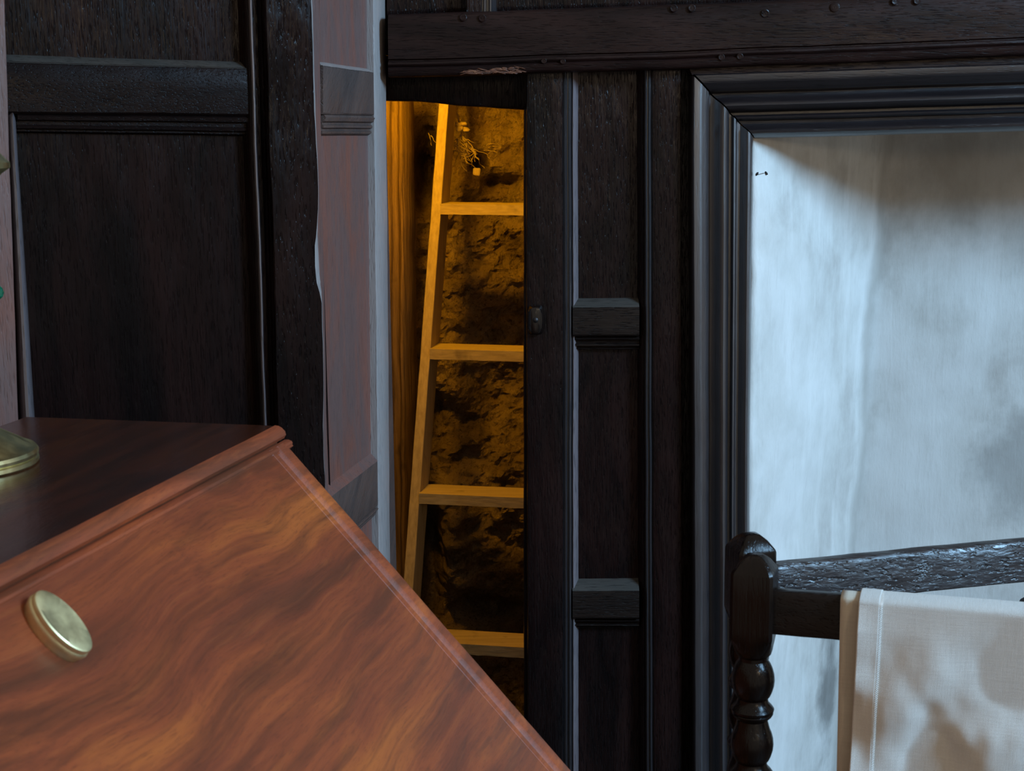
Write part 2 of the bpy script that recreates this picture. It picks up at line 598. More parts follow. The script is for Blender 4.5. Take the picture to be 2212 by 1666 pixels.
# the great beam: rounded top, a run of grooves near its lower edge
bx = [838.5, 1000, 1137, 1320, 1480, 1700, 1960, 2330, 4150]
btop = [30, 24, 20, 13, 6, -2, -12, -26, -84]
bbot = [166, 163, 159, 153, 148, 140, 130, 114, 56]
st = [[W.at(xx, a, 0.03), W.at(xx, b, 0.03)] for xx, a, b in zip(bx, btop, bbot)]
prof = [(0.0, -0.09), (0.0, -0.012), (0.03, -0.004), (0.08, 0.0), (0.3, 0.002), (0.55, 0.001), (0.715, 0.0), (0.735, -0.004), (0.75, -0.004),
        (0.765, 0.001), (0.80, 0.002), (0.825, 0.0), (0.84, -0.003), (0.855, 0.0), (0.87, 0.002), (0.95, 0.0), (0.985, -0.003), (1.0, -0.009), (1.0, -0.09)]
sweep('beam', st, prof, VN, OAK_BEAM, wb, amp=0.0016)
# splintered patch on its lower arris
bm = bmesh.new()
for i in range(46):
    xx = 1005 + 122 * (i / 46) + random.uniform(-4, 4)
    yy = 159.5 - (xx - 1005) * 0.02 - random.uniform(0, 14) * (0.35 + 0.65 * (i / 46))
    p = W.at(xx, yy, 0.031)
    L, h = random.uniform(0.005, 0.016), random.uniform(0.0008, 0.0022)
    M = Matrix.Translation(p) @ Matrix.Rotation(random.uniform(-.3, .3), 4, 'Y') @ Matrix.Diagonal((L, 0.003, h, 1))
    bmesh.ops.create_icosphere(bm, subdivisions=1, radius=1.0, matrix=M)
o = finish(bm, 'splinters', RAW, wb)
tag(o, 'raw reddish splintered patch on the beam edge', kind='stuff')
# pegs
for (px, py, r) in ((1001, 38, 8), (1042, 39, 8), (1455, 18, 8), (1494, 18, 8), (1652, 29, 9), (1803, 16, 10), (1558, 124, 7), (1598, 122, 7), (1175, 132, 6), (1216, 133, 6), (1932, 3, 8), (1980, 2, 8)):
    bm = bmesh.new()
    rr = r / 1200
    q = W.at(px, py, 0.030)
    lathe(bm, [(rr * .95, 0.0), (rr, 0.0035), (rr * .8, 0.0042), (rr * .4, 0.0036), (rr * .1, 0.004)], q, VN + Vector((random.uniform(-.12, .12), 0, random.uniform(-.12, .12))), 14)
    finish(bm, 'peg', OAK_BEAM, wb)

# panelling above the beam
hmember('panel', W, VN, lambda x: -400, hline(838, 34, 1012, 26), 836, 1008, boxprof(-0.05, -0.02), OAK_V, wb, v=-0.02)
hmember('panel', W, VN, lambda x: -400, hline(1070, 26, 2330, -16), 1070, 4150, boxprof(-0.05, -0.02), OAK_V, wb, v=-0.02)
vmember('stile', W, VN, lambda y: 1008, lambda y: 1040, -400, 26, boxprof(-0.06, 0.012), OAK_V, wb, v=0.012)
MOLD = [(0.0, -0.06), (0.0, 0.010), (0.06, 0.002), (0.12, 0.002), (0.18, 0.009), (0.26, 0.009), (0.34, 0.0), (0.44, 0.0), (0.52, 0.008), (0.6, 0.008), (0.68, -0.004), (0.72, -0.006), (1.0, -0.028), (1.0, -0.06)]
vmember('stile_moulding', W, VN, lambda y: 1040, lambda y: 1076, -400, 26, MOLD, OAK_MOLD, wb)

# uprights beside the opening
lA0, lA1 = line(1137, 160, 1140, 1660), line(1216, 160, 1217, 1660)
vmember('stile', W, VN, lA0, lA1, 140, YB, boxprof(-0.06, 0.0, 0.04), OAK_V, wb)
MA = [(0.0, -0.06), (0.0, -0.001), (0.05, -0.004), (0.10, -0.001), (0.18, 0.001), (0.24, -0.001), (0.29, -0.0045), (0.33, -0.0045), (0.37, -0.001), (0.43, 0.0005), (0.49, -0.001), (0.53, -0.007), (0.60, -0.010), (0.62, -0.008), (0.62, -0.06)]
SPL = [(0.62, -0.06), (0.62, -0.0075), (0.66, -0.0065), (0.70, -0.0075), (1.0, -0.026), (1.0, -0.06)]
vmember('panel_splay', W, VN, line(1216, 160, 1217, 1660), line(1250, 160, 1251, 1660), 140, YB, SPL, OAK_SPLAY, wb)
vmember('panel_splay', W, VN, line(1378, 160, 1382, 1660), line(1408, 160, 1412, 1660), 140, YB, [(1 - u, v) for u, v in SPL[::-1]], OAK_V, wb)
vmember('stile_moulding', W, VN, line(1216, 160, 1217, 1660), line(1250, 160, 1251, 1660), 140, YB, MA, OAK_MOLD, wb)
lB0, lB1 = line(1408, 160, 1412, 1660), line(1471, 160, 1474, 1660)
MB = [(1 - u, v) for u, v in MA[::-1]]
vmember('stile_moulding', W, VN, line(1378, 160, 1382, 1660), lB0, 140, YB, MB, OAK_MOLD, wb)
vmember('stile', W, VN, lB0, lB1, 140, YB, boxprof(-0.06, 0.0, 0.05), OAK_V, wb)
# recessed panels, top to bottom
PV = -0.027
for (ya, yb) in ((140, 655), (735, 1268), (1345, YB)):
    st = [[W.at(1244, y, PV), W.at(1392, y, PV)] for y in (ya, yb)]
    sweep('panel', st, [(0, -0.025), (0, 0), (0.2, 0.0006), (0.4, 0), (0.6, 0.0005), (0.8, 0), (1, 0), (1, -0.025)], VN, OAK_V, wb, amp=0.0012)
# rails between them: sloped top, flat face, stepped moulding beneath
for (y0, y1, y2, y3) in ((648, 666, 727, 758), (1259, 1279, 1338, 1360)):
    st = [[W.at(1237, y0, 0), W.at(1237, y2, 0)], [W.at(1381, y0 - 1, 0), W.at(1381, y2, 0)]]
    f = (y1 - y0) / (y2 - y0)
    sweep('rail', st, [(f * .9, -0.05), (f * .9, -0.0025), (f + .06, 0.0), (0.95, 0.0), (1.0, -0.003), (1.0, -0.05)], VN, OAK_H, wb)
    sweep('rail_chamfer', st, [(0.0, -0.05), (0.0, -0.026), (f * .93, -0.0015), (f * .93, -0.05)], VN, PALE_LEDGE, wb)
    st = [[W.at(1242, y2, -0.01), W.at(1242, y3, -0.01)], [W.at(1381, y2, -0.01), W.at(1381, y3, -0.01)]]
    sweep('rail_moulding', st, [(0.0, -0.04), (0.0, -0.002), (0.14, 0.003), (0.24, 0.001), (0.28, -0.004), (0.5, -0.005), (0.55, -0.001), (0.66, -0.001), (0.7, -0.008), (0.8, -0.009), (0.84, -0.006), (0.92, -0.007), (1.0, -0.017), (1.0, -0.04)], VN, OAK_H, wb, amp=0.0006)
# backing behind the joints and behind the wall beyond the opening
bm = bmesh.new()
a, b = W.at(1150, 130), W.at(1606, 130)
box(bm, (a.x, 0.045, 0), (b.x, 0.075, 1.62))
finish(bm, 'backing_board', OAK_V, wb)
bm = bmesh.new()
c = W.at(2340, 0)
box(bm, (-0.30, 0.055, 1.585), (c.x + 1.6, 0.085, 2.6))
finish(bm, 'backing_board', OAK_V, wb)
# inner head board of the opening and its right cheek
HB = Plane((0, 0.06, 0), (0, -1, 0))
st = [[HB.at(xx, 120), HB.at(xx, b)] for xx, b in ((800, 216), (845, 218), (900, 219), (945, 223), (985, 228), (1045, 231), (1100, 235), (1145, 237))]
sweep('head_board', st, boxprof(-0.05, 0.0, 0.06, 0.004), VN, OAK_L, wb, amp=0.0015)
vmember('cheek_board', Plane((0, 0.062, 0), (0, -1, 0)), VN, lambda y: 1131.5, lambda y: 1170, 200, 1900, boxprof(-0.03, 0.0, 0.06), OAK_V, wb)
# worn turn button with its nail
q = W.at(1160, 690)
bm = bmesh.new()
rings = []
for (y, sx, sz) in ((0.001, .0152, .0265), (-0.008, .0155, .0270), (-0.0125, .0142, .0258), (-0.0185, .0100, .0235), (-0.0192, .0086, .0215)):
    r = []
    for k in range(28):
        a = 2 * pi * k / 28
        cc, ss = cos(a), sin(a)
        e = 0.38
        px = math.copysign(abs(cc) ** e, cc) * sx
        pz = math.copysign(abs(ss) ** e, ss) * sz
        px *= 1 - 0.28 * (pz / sz) ** 2 * (1 if px > 0 else 0.1)
        r.append(q + Vector((px + (-0.001 if y > -.01 else -0.002), y, pz)))
    rings.append(r)
loft(bm, rings)
o = finish(bm, 'turn_button', OAK_BUTTON, wb, 30)
tag(o, 'worn dark turn button with a shiny right edge')
bm = bmesh.new()
lathe(bm, [(0.0045, 0.0), (0.0050, 0.0015), (0.0032, 0.0032), (0.0008, 0.0036)], q + Vector((-0.003, -0.0190, 0.001)), (0, -1, 0), 14)
finish(bm, 'nail', IRON, o)

# ------------------------------------------------------------------ moulded surround of the alcove (trim)
tr = thing('trim_1', 'black moulded timber surround framing the plaster alcove', 'surround', kind='structure')
FP = [(0.0, -0.06), (0.0, 0.024), (0.02, 0.027), (0.10, 0.027), (0.135, 0.026), (0.15, 0.0245), (0.20, 0.020), (0.25, 0.0155), (0.262, 0.013), (0.268, 0.004), (0.30, 0.000), (0.345, 0.001), (0.385, 0.006),
      (0.42, 0.015), (0.455, 0.021), (0.49, 0.023), (0.525, 0.021), (0.56, 0.015), (0.59, 0.006), (0.60, -0.003), (0.635, -0.003), (0.645, 0.006), (0.665, 0.009), (0.69, 0.008), (0.71, 0.003),
      (0.73, -0.004), (0.775, -0.005), (0.82, -0.001), (0.85, 0.006), (0.885, 0.009), (0.92, 0.008), (0.955, 0.002), (0.985, -0.008), (1.0, -0.018), (1.0, -0.06)]
st = [[W.at(1493, 164), W.at(1630, 299)], [W.at(1493, 420), W.at(1629, 420)], [W.at(1495, 1000), W.at(1623, 1000)], [W.at(1498, YB), W.at(1620, YB)]]
sweep('side_moulding', st, FP, VN, OAK_MOLD, tr, amp=0.0007)
st = [[W.at(1496, 161.5), W.at(1633, 299)], [W.at(1800, 152), W.at(1800, 295)], [W.at(2330, 134), W.at(2330, 281)], [W.at(3320, 100), W.at(3140, 254)]]
sweep('top_moulding', st, FP, VN, OAK_MOLDH, tr, amp=0.0007)
st = [[W.at(1486, 146), W.at(1493, 163)], [W.at(1700, 138), W.at(1700, 155.5)], [W.at(2330, 112), W.at(2330, 135)], [W.at(3330, 78), W.at(3330, 101)]]
sweep('top_fillet', st, boxprof(-0.06, 0.012, 0.06, 0.003), VN, OAK_BEAM, tr, amp=0.0007)

st = [[W.at(3318, 100), W.at(3142, 254)], [W.at(3318, YB), W.at(3160, YB)]]
sweep('side_moulding', st, FP, VN, OAK_MOLD, tr, amp=0.0007)
vmember('stile', W, VN, lambda y: 3330, lambda y: 3440, 60, 1930, boxprof(-0.06, 0.0, 0.05), OAK_V, wb)
vmember('panel', W, VN, lambda y: 3430, lambda y: 4150, 40, 1930, boxprof(-0.05, PV, 0.02), OAK_V, wb)

# ------------------------------------------------------------------ plaster alcove
BACKY = 0.36
AB = Plane((0, BACKY, 0), (0, -1, 0))
F0 = Plane((0, 0.017, 0), (0, -1, 0))
bm = bmesh.new()
cornx = line(1930, 300, 1856, 1150)
NZ, NS1, NS2 = 110, 34, 90
grid = []
for iz in range(NZ + 1):
    z = 1.464 * iz / NZ
    # pixel row for this height on the two planes
    fy = 1925 - (1925 - 285) * iz / NZ
    pf = F0.at(1627.5 - 0.0055 * (fy - 300), fy)
    pf.z = z
    by = 280 + (EYE - z) * FPX / 3.11 * 1.045
    pc = AB.at(cornx(by), by)
    pc.z = z
    row = []
    for i in range(NS1 + NS2 + 1):
        if i <= NS1:
            t = i / NS1
            p = pf.lerp(pc, t)
        else:
            t = (i - NS1) / NS2
            p = pc.lerp(Vector((1.78, BACKY + 0.02, z)), t)
        s = (i - NS1) / 1.6
        soft = 0.005 * exp(-s * s)           # the corner is rounded by hand
        p += Vector((0.25, -0.97, 0)) * soft
        n = noise.fractal(p * 5.0, 1.0, 2.0, 4) * 0.007 + noise.noise(p * 34) * 0.0006
        p += Vector((0.4, -0.9, 0)) * n
        row.append(bm.verts.new(p))
    grid.append(row)
for a, b in zip(grid[:-1], grid[1:]):
    for i in range(len(a) - 1):
        bm.faces.new((a[i], a[i + 1], b[i + 1], b[i]))
top = grid[-1]
ft = [bm.verts.new(v.co + Vector((0, 0.0, 0))) for v in top]
lip = [bm.verts.new(Vector((v.co.x, 0.03, v.co.z))) for v in top]
for i in range(len(top) - 1):
    bm.faces.new((ft[i], ft[i + 1], lip[i + 1], lip[i]))
bmesh.ops.recalc_face_normals(bm, faces=bm.faces)
bm.faces.ensure_lookup_table()
if bm.faces[(NS1 + NS2) * 40 + NS1 + 40].normal.y > 0:
    bmesh.ops.reverse_faces(bm, faces=bm.faces)
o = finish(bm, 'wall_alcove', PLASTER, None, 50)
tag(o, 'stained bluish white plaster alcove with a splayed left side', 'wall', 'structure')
sm = o.modifiers.new('thickness', 'SOLIDIFY')
sm.thickness, sm.offset = 0.015, -1

bm = bmesh.new()
box(bm, (1.775, 0.03, 0.0), (1.81, BACKY + 0.06, 1.47), 0.004)
tag(finish(bm, 'wall_alcove_right', PLASTER), 'plaster cheek closing the far side of the alcove', 'wall', 'structure')

# the little cobweb bits near the top of its left side
REV = Plane(F0.at(1622, 700), (AB.at(cornx(700), 700) - F0.at(1622, 700)).cross(Vector((0, 0, 1))))
bm = bmesh.new()
for (px, py, r) in ((1635, 376, 5), (1655, 374, 5)):
    q = REV.at(px, py, 0.004)
    bmesh.ops.create_icosphere(bm, subdivisions=2, radius=1, matrix=Matrix.Translation(q) @ Matrix.Rotation(0.7 * (1 if px < 1650 else -1), 4, 'Y') @ Matrix.Diagonal((0.0022, 0.004, 0.0042, 1)))
tube(bm, [REV.at(1636, 378, 0.004), REV.at(1645, 375, 0.007), REV.at(1655, 373, 0.004)], 0.0004, 5)
o = finish(bm, 'cobweb', IRON)
tag(o, 'tiny grey cobweb scrap clinging high on the plaster beside the black surround', 'cobweb')

# ------------------------------------------------------------------ return wall left of the opening (faces the window)
PF = W.at(838, 600)
PN = Plane((0, -0.36, 0), (0, -1, 0)).at(686, 600)
dR = Vector((PF.x - PN.x, PF.y - PN.y, 0)).normalized()
nR = Vector((dR.y, -dR.x, 0))
R = Plane(PN, nR)
wr = thing('wall_return', 'reddish oak panelled wall face catching window light beside the lit opening', 'wall', kind='structure')
YR = 2060
lRi0, lRi1 = line(808, 0, 819, 1100), line(836, 0, 846, 1160)
lN0, lN1 = line(671, 0, 705, 1100), line(690, 0, 709, 1100)
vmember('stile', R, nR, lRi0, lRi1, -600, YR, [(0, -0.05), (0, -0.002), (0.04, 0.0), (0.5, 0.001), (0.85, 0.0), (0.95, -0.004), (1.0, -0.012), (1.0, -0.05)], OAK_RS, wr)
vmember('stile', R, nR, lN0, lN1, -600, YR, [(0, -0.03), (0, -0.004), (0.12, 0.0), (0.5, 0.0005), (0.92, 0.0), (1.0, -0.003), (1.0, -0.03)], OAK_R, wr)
PR = -0.014
for (ya, yb) in (((lambda x: -600), hline(690, 134, 826, 156)), (hline(697, 288, 825, 288), hline(728, 1044, 820, 976)), (hline(790, 1106, 837, 1064), (lambda x: YR))):
    st = []
    for xx in (690, 826):
        st.append([R.at(xx, ya(xx), PR), R.at(xx, yb(xx), PR)])
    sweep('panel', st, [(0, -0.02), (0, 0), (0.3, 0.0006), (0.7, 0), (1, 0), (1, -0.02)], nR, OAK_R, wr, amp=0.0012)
# upper rail
t, b = hline(690, 129, 828, 149), hline(690, 247, 828, 250)
st = [[R.at(xx, t(xx), -0.006), R.at(xx, b(xx), -0.006)] for xx in (693, 829)]
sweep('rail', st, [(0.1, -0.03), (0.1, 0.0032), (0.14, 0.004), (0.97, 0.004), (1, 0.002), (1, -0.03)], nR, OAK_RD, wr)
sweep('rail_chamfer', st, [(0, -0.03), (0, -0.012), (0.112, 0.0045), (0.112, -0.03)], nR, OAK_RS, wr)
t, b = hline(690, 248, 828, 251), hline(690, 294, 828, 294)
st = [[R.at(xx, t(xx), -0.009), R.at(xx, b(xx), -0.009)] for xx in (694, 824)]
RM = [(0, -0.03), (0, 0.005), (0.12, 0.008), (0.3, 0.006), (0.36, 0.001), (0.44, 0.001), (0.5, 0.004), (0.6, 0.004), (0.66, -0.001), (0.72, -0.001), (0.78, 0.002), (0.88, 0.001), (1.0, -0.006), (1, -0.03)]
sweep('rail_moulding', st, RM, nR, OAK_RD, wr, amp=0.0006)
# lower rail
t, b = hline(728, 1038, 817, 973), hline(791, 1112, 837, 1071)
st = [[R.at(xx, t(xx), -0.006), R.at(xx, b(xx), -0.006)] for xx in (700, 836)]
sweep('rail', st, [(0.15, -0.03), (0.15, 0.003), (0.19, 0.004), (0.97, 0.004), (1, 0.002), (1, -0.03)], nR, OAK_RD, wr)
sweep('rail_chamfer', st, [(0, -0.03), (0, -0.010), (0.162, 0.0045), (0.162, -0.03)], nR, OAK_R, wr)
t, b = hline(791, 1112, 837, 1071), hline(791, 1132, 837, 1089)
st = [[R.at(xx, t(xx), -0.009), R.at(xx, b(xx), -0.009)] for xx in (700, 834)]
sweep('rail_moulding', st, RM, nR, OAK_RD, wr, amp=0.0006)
# post filling behind, which also closes the corner
bm = bmesh.new()
a, b = R.at(680, 600, -0.032), R.at(842, 600, -0.032)
lo = [a, b, b - nR * 0.05, a - nR * 0.05]
vs = [bm.verts.new(Vector((p.x, p.y, zz))) for zz in (0.0, 2.6) for p in lo]
for q4 in ((0, 1, 2, 3), (7, 6, 5, 4), (0, 4, 5, 1), (1, 5, 6, 2), (2, 6, 7, 3), (3, 7, 4, 0)):
    bm.faces.new([vs[i] for i in q4])
bmesh.ops.recalc_face_normals(bm, faces=bm.faces)
finish(bm, 'backing_board', OAK_RD, wr)

# ------------------------------------------------------------------ left panelled wall
PL0 = Plane((0, -0.57, 0), (0, -1, 0)).at(0, 600)
dL = Vector((PN.x - PL0.x, PN.y - PL0.y, 0)).normalized()
nL = Vector((dL.y, -dL.x, 0))
L = Plane(PN, nL)
wl = thing('wall_left', 'near black oak panelled wall behind the desk top', 'wall', kind='structure')
YL = 2160
XL = -900
# worn corner stile: ragged right arris with a chipped bevel (three points to a row)
edge = [(-600, 656, 666), (-120, 668, 678), (0, 671, 681), (120, 675, 684), (200, 678, 688), (280, 683, 691), (370, 686, 693), (450, 688, 694), (510, 684, 694), (530, 681, 697), (575, 680, 701), (610, 683, 702), (632, 689, 702), (655, 695, 702), (800, 698, 704), (1010, 701, 706), (YL, 716, 721)]
lS = line(572, 0, 600, 915)
st = [[L.at(lS(y), y), L.at(a, y), L.at(b, y)] for y, a, b in edge]
sweep('corner_stile', st, [(0, -0.05), (0, -0.004), (0.03, -0.0005), (0.3, 0.001), (0.6, -0.0005), (0.9, 0.0005), (0.985, 0.0), (1.03, -0.0012), (1.25, -0.006), (1.25, -0.05)], nL, OAK_HEWN, wl, amp=0.0022)
o = sweep('worn_edge', st, [(0.98, -0.05), (0.98, -0.004), (1.03, -0.0015), (1.5, -0.0055), (2.0, -0.016), (2.0, -0.05)], nL, OAK_RS, wl, amp=0.0022)
tag(o, 'pale worn and chipped edge of the dark corner stile')
ML = [(0.0, -0.06), (0.0, -0.036), (0.08, -0.014), (0.2, -0.006), (0.32, -0.004), (0.40, -0.005), (0.52, -0.016), (0.58, -0.020), (0.78, -0.019), (0.82, -0.012), (0.88, -0.009), (0.93, -0.012), (0.96, -0.010), (1.0, -0.002), (1.0, -0.06)]
vmember('stile_moulding', L, nL, line(527, 0, 561, 905), lS, -600, YL, ML, OAK_L, wl)
vmember('bead', L, nL, line(539, 0, 571, 905), line(548, 0, 579, 905), -600, YL, [(0, -0.02), (0, -0.004), (0.2, -0.0015), (0.5, -0.001), (0.8, -0.004), (1, -0.010), (1, -0.02)], OAK_BEAD, wl, amp=0.0012)
# left stile and its stopped half round bead
lLi = line(10, 0, 40, 905)
st = [[L.at(-105 + .046 * y, y), L.at(lLi(y), y)] for y in (-600, YL)]
sweep('stile', st, boxprof(-0.05, 0.0, 0.02), nL, OAK_R, wl)
lb0, lb1 = line(13, 247, 45, 905), line(34, 247, 76, 905)
ys = [244, 248, 254, 264, 400, 650, 905, 1400, YL]
st = []
for y in ys:
    k = {244: 0.15, 248: 0.6, 254: 0.85}.get(y, 1.0)
    m = (lb0(y) + lb1(y)) / 2
    w = (lb1(y) - lb0(y)) / 2 * k
    st.append([L.at(m - w, y, -0.02), L.at(m + w, y, -0.02)])
sweep('bead', st, [(0, -0.02), (0, 0.0), (0.08, 0.010), (0.25, 0.018), (0.45, 0.020), (0.65, 0.017), (0.85, 0.009), (1, -0.003), (1, -0.02)], nL, OAK_BEAD, wl, amp=0.0005)
# panels
for (ya, yb) in (((lambda x: -600), hline(10, 124, 530, 140)), (hline(50, 288, 530, 294), (lambda x: YL))):
    st = [[L.at(xx, ya(xx), -0.034), L.at(xx, yb(xx), -0.034)] for xx in (-20, 575)]
    sweep('panel', [[L.at(xx, ya(xx), -0.034), L.at(xx, yb(xx), -0.034)] for xx in (XL, -60)], [(0, -0.02), (0, 0), (1, 0), (1, -0.02)], nL, OAK_L, wl)
    sweep('panel', st, [(0, -0.02), (0, 0), (0.2, 0.001), (0.4, -0.0005), (0.6, 0.0005), (0.8, 0), (1, 0), (1, -0.02)], nL, OAK_L, wl, amp=0.0016)
t, b = hline(10, 117, 530, 133), hline(10, 246, 530, 251)
st = [[L.at(xx, t(xx), -0.02), L.at(xx, b(xx), -0.02)] for xx in (4, 546)]
sweep('rail', st, [(0.12, -0.03), (0.12, 0.007), (0.16, 0.009), (0.5, 0.0095), (0.96, 0.009), (1, 0.005), (1, -0.03)], nL, OAK_LH, wl)
sweep('rail_chamfer', st, [(0, -0.03), (0, -0.012), (0.14, 0.0092), (0.14, -0.03)], nL, PALE_LEDGE, wl)
sweep('rail', [[L.at(xx, t(xx), -0.02), L.at(xx, b(xx), -0.02)] for xx in (XL, -90)], [(0, -0.03), (0, -0.012), (0.14, 0.009), (0.96, 0.009), (1, 0.005), (1, -0.03)], nL, OAK_LH, wl)
t, b = hline(10, 247, 530, 252), hline(10, 287, 530, 294)
st = [[L.at(xx, t(xx), -0.02), L.at(xx, b(xx), -0.02)] for xx in (36, 546)]
sweep('rail_moulding', st, [(0, -0.03), (0, 0.004), (0.1, 0.008), (0.28, 0.007), (0.34, 0.0), (0.55, 0.0), (0.6, 0.003), (0.74, 0.002), (0.8, -0.004), (0.9, -0.004), (1.0, -0.012), (1, -0.03)], nL, OAK_LH, wl, amp=0.0008)
a, b = L.at(XL, 600, -0.055), L.at(700, 600, -0.055)
bm = bmesh.new()
lo = [a, b, b - nL * 0.03, a - nL * 0.03]
vs = [bm.verts.new(Vector((p.x, p.y, zz))) for zz in (0.0, 2.6) for p in lo]
for q4 in ((0, 1, 2, 3), (7, 6, 5, 4), (0, 4, 5, 1), (1, 5, 6, 2), (2, 6, 7, 3), (3, 7, 4, 0)):
    bm.faces.new([vs[i] for i in q4])
bmesh.ops.recalc_face_normals(bm, faces=bm.faces)
finish(bm, 'backing_board', OAK_L, wl)

# ------------------------------------------------------------------ hidden chamber behind the opening
ch = thing('wall_chamber', 'rough daub and rubble wall of the amber lit hiding place behind the ladder', 'wall', kind='structure')
CY = 0.90
CB = Plane((0, CY, 0), (0, -1, 0))


def dent(p, px, py, sx, sy, d):
    q = CB.at(px, py)
    return d * exp(-((p.x - q.x) / (sx / 930)) ** 2 - ((p.z - q.z) / (sy / 930)) ** 2)


bm = bmesh.new()
NX, NZ = 150, 330
grid = []
for iz in range(NZ + 1):
    row = []
    for ix in range(NX + 1):
        p = Vector((-0.54 + 1.06 * ix / NX, CY, 2.3 * iz / NZ))
        h = noise.fractal(p * 4.0, 1.0, 2.1, 3) * 0.045
        r = noise.ridged_multi_fractal(p * 9.0 + Vector((5, 1, 2)), 0.9, 2.1, 5, 1.0, 2.0)
        h += (r - 1.0) * 0.02
        cell = noise.cell(p * 26) * 0.004
        tb = noise.turbulence(p * 24, 5, False) * 0.022
        h += tb + cell
        h -= dent(p, 912, 372, 20, 62, 0.26) + dent(p, 925, 300, 14, 60, 0.08) + dent(p, 1030, 352, 16, 18, 0.10) + dent(p, 1100, 395, 30, 16, 0.07) + dent(p, 1062, 400, 18, 14, 0.07)
        h -= dent(p, 925, 1190, 30, 130, 0.22) + dent(p, 945, 880, 12, 40, 0.06) + dent(p, 985, 300, 34, 70, 0.06) + dent(p, 1040, 1330, 120, 40, 0.10)
        h += dent(p, 985, 860, 22, 60, 0.035) + dent(p, 985, 1170, 30, 110, 0.05) + dent(p, 1085, 330, 60, 60, 0.04)
        p.y -= h
        p += noise.noise_vector(p * 30) * 0.006
        row.append(bm.verts.new(p))
    grid.append(row)
for a, b in zip(grid[:-1], grid[1:]):
    for i in range(NX):
        bm.faces.new((a[i], a[i + 1], b[i + 1], b[i]))
finish(bm, 'rubble_face', RUBBLE, ch, 0)
for nm, x0, x1, lb in (('wall_chamber_left', -0.58, -0.52, 'rough daub cheek wall on the stud side of the hiding place'), ('wall_chamber_right', 0.48, 0.54, 'rough daub cheek wall hidden behind the panelled uprights')):
    bm = bmesh.new()
    g = []
    for iz in range(90):
        r = []
        for iy in range(30):
            p = Vector((x1 if x1 < 0 else x0, 0.076 + 0.80 * iy / 29, 2.3 * iz / 89))
            p.x += noise.fractal(p * 8, 1, 2, 4) * 0.02
            r.append(bm.verts.new(p))
        g.append(r)
    for a, b in zip(g[:-1], g[1:]):
        for i in range(29):
            bm.faces.new((a[i], a[i + 1], b[i + 1], b[i]))
    o = finish(bm, nm, RUBBLE, None, 60)
    tag(o, lb, 'wall', 'structure')
    s = o.modifiers.new('thickness', 'SOLIDIFY')
    s.thickness, s.offset = 0.05, (1 if x1 < 0 else -1)
bm = bmesh.new()
box(bm, (-0.56, 0.09, 2.3), (0.56, 1.1, 2.36))
tag(finish(bm, 'ceiling', RUBBLE), 'dark capping over the hidden shaft', 'ceiling', 'structure')
bm = bmesh.new()
box(bm, (-0.56, 0.088, 1.86), (0.56, 0.11, 2.32))
box(bm, (-0.60, 0.06, 0.0), (-0.27, 0.09, 2.32))
tag(finish(bm, 'wall_lining', OAK_V), 'hidden board lining behind the beam', 'wall', 'structure')
# upright stud at the left of the chamber
SP = Plane((0, 0.575, 0), (0, -1, 0))
st = [[SP.at(xl, y), SP.at(xr, y)] for y, xl, xr in ((150, 826, 890), (300, 826, 890), (600, 828, 894), (900, 830, 897), (1250, 832, 896), (1850, 836, 894))]
sweep('stud', st, [(0, -0.06), (0, 0.0), (0.25, 0.004), (0.32, -0.006), (0.5, -0.004), (0.58, 0.012), (0.66, 0.014), (0.74, 0.008), (1.0, -0.06), (0.9, -0.08)], VN, STUD, ch, amp=0.004)
# lamp hidden up the shaft
d = bpy.data.lights.new('shaft_lamp', 'POINT')
d.energy, d.color, d.shadow_soft_size = 27, (1.0, 0.42, 0.006), 0.05
lo = bpy.data.objects.new('shaft_lamp', d)
lo.location = (-0.24, 0.15, 1.72)
COL.objects.link(lo)

# roots and a stone flake high on the chamber wall
rt = thing('dangling_roots', 'tangle of pale dry roots hanging beside the top of the ladder', 'roots', tuple(CB.at(1000, 300)))
RP = Plane((0, CY - 0.15, 0), (0, -1, 0))


def root_tube(bm, pts, r):
    P = [RP.at(a, b, noise.noise(Vector((a, b, 1)) * .08) * .03) for a, b in pts]
    fine = []
    for a, b in zip(P[:-1], P[1:]):
        for k in range(3):
            q = a.lerp(b, k / 3)
            fine.append(q + noise.noise_vector(q * 80) * 0.003)
    fine.append(P[-1])
    tube(bm, fine, [r * (1 - 0.6 * i / len(fine)) for i in range(len(fine))], 5)


bm = bmesh.new()
root_tube(bm, [(983, 232), (990, 255), (994, 272), (996, 290), (1004, 305), (1016, 320), (1028, 335)], 0.0024)
root_tube(bm, [(1004, 298), (1018, 312), (1026, 330), (1024, 345)], 0.0018)
finish(bm, 'main_root', DEAL_V, rt)
bm = bmesh.new()
rr = random.Random(11)
starts = [(996, 290), (1000, 298), (1008, 310), (1016, 320), (1024, 328), (985, 300), (982, 312), (980, 325), (992, 325), (1003, 322)]
for s in starts:
    for _ in range(3):
        p = [s]
        a = rr.uniform(0.3, 2.7)
        for k in range(rr.randint(3, 5)):
            a += rr.uniform(-.7, .7)
            p.append((p[-1][0] + 9 * cos(a), p[-1][1] + 9 * abs(sin(a)) + 2))
        root_tube(bm, p, 0.0011)
for s in ((1050, 312), (1056, 318), (1046, 326), (926, 287), (930, 292)):
    p = [s]
    a = -0.6 if s[0] > 1000 else 0.9
    for k in range(4):
        a += rr.uniform(-.5, .5)
        p.append((p[-1][0] + 7 * cos(a), p[-1][1] + 7 * sin(a)))
    root_tube(bm, p, 0.0012)
tag(finish(bm, 'rootlets', DEAL_V, rt), kind='stuff')
bm = bmesh.new()
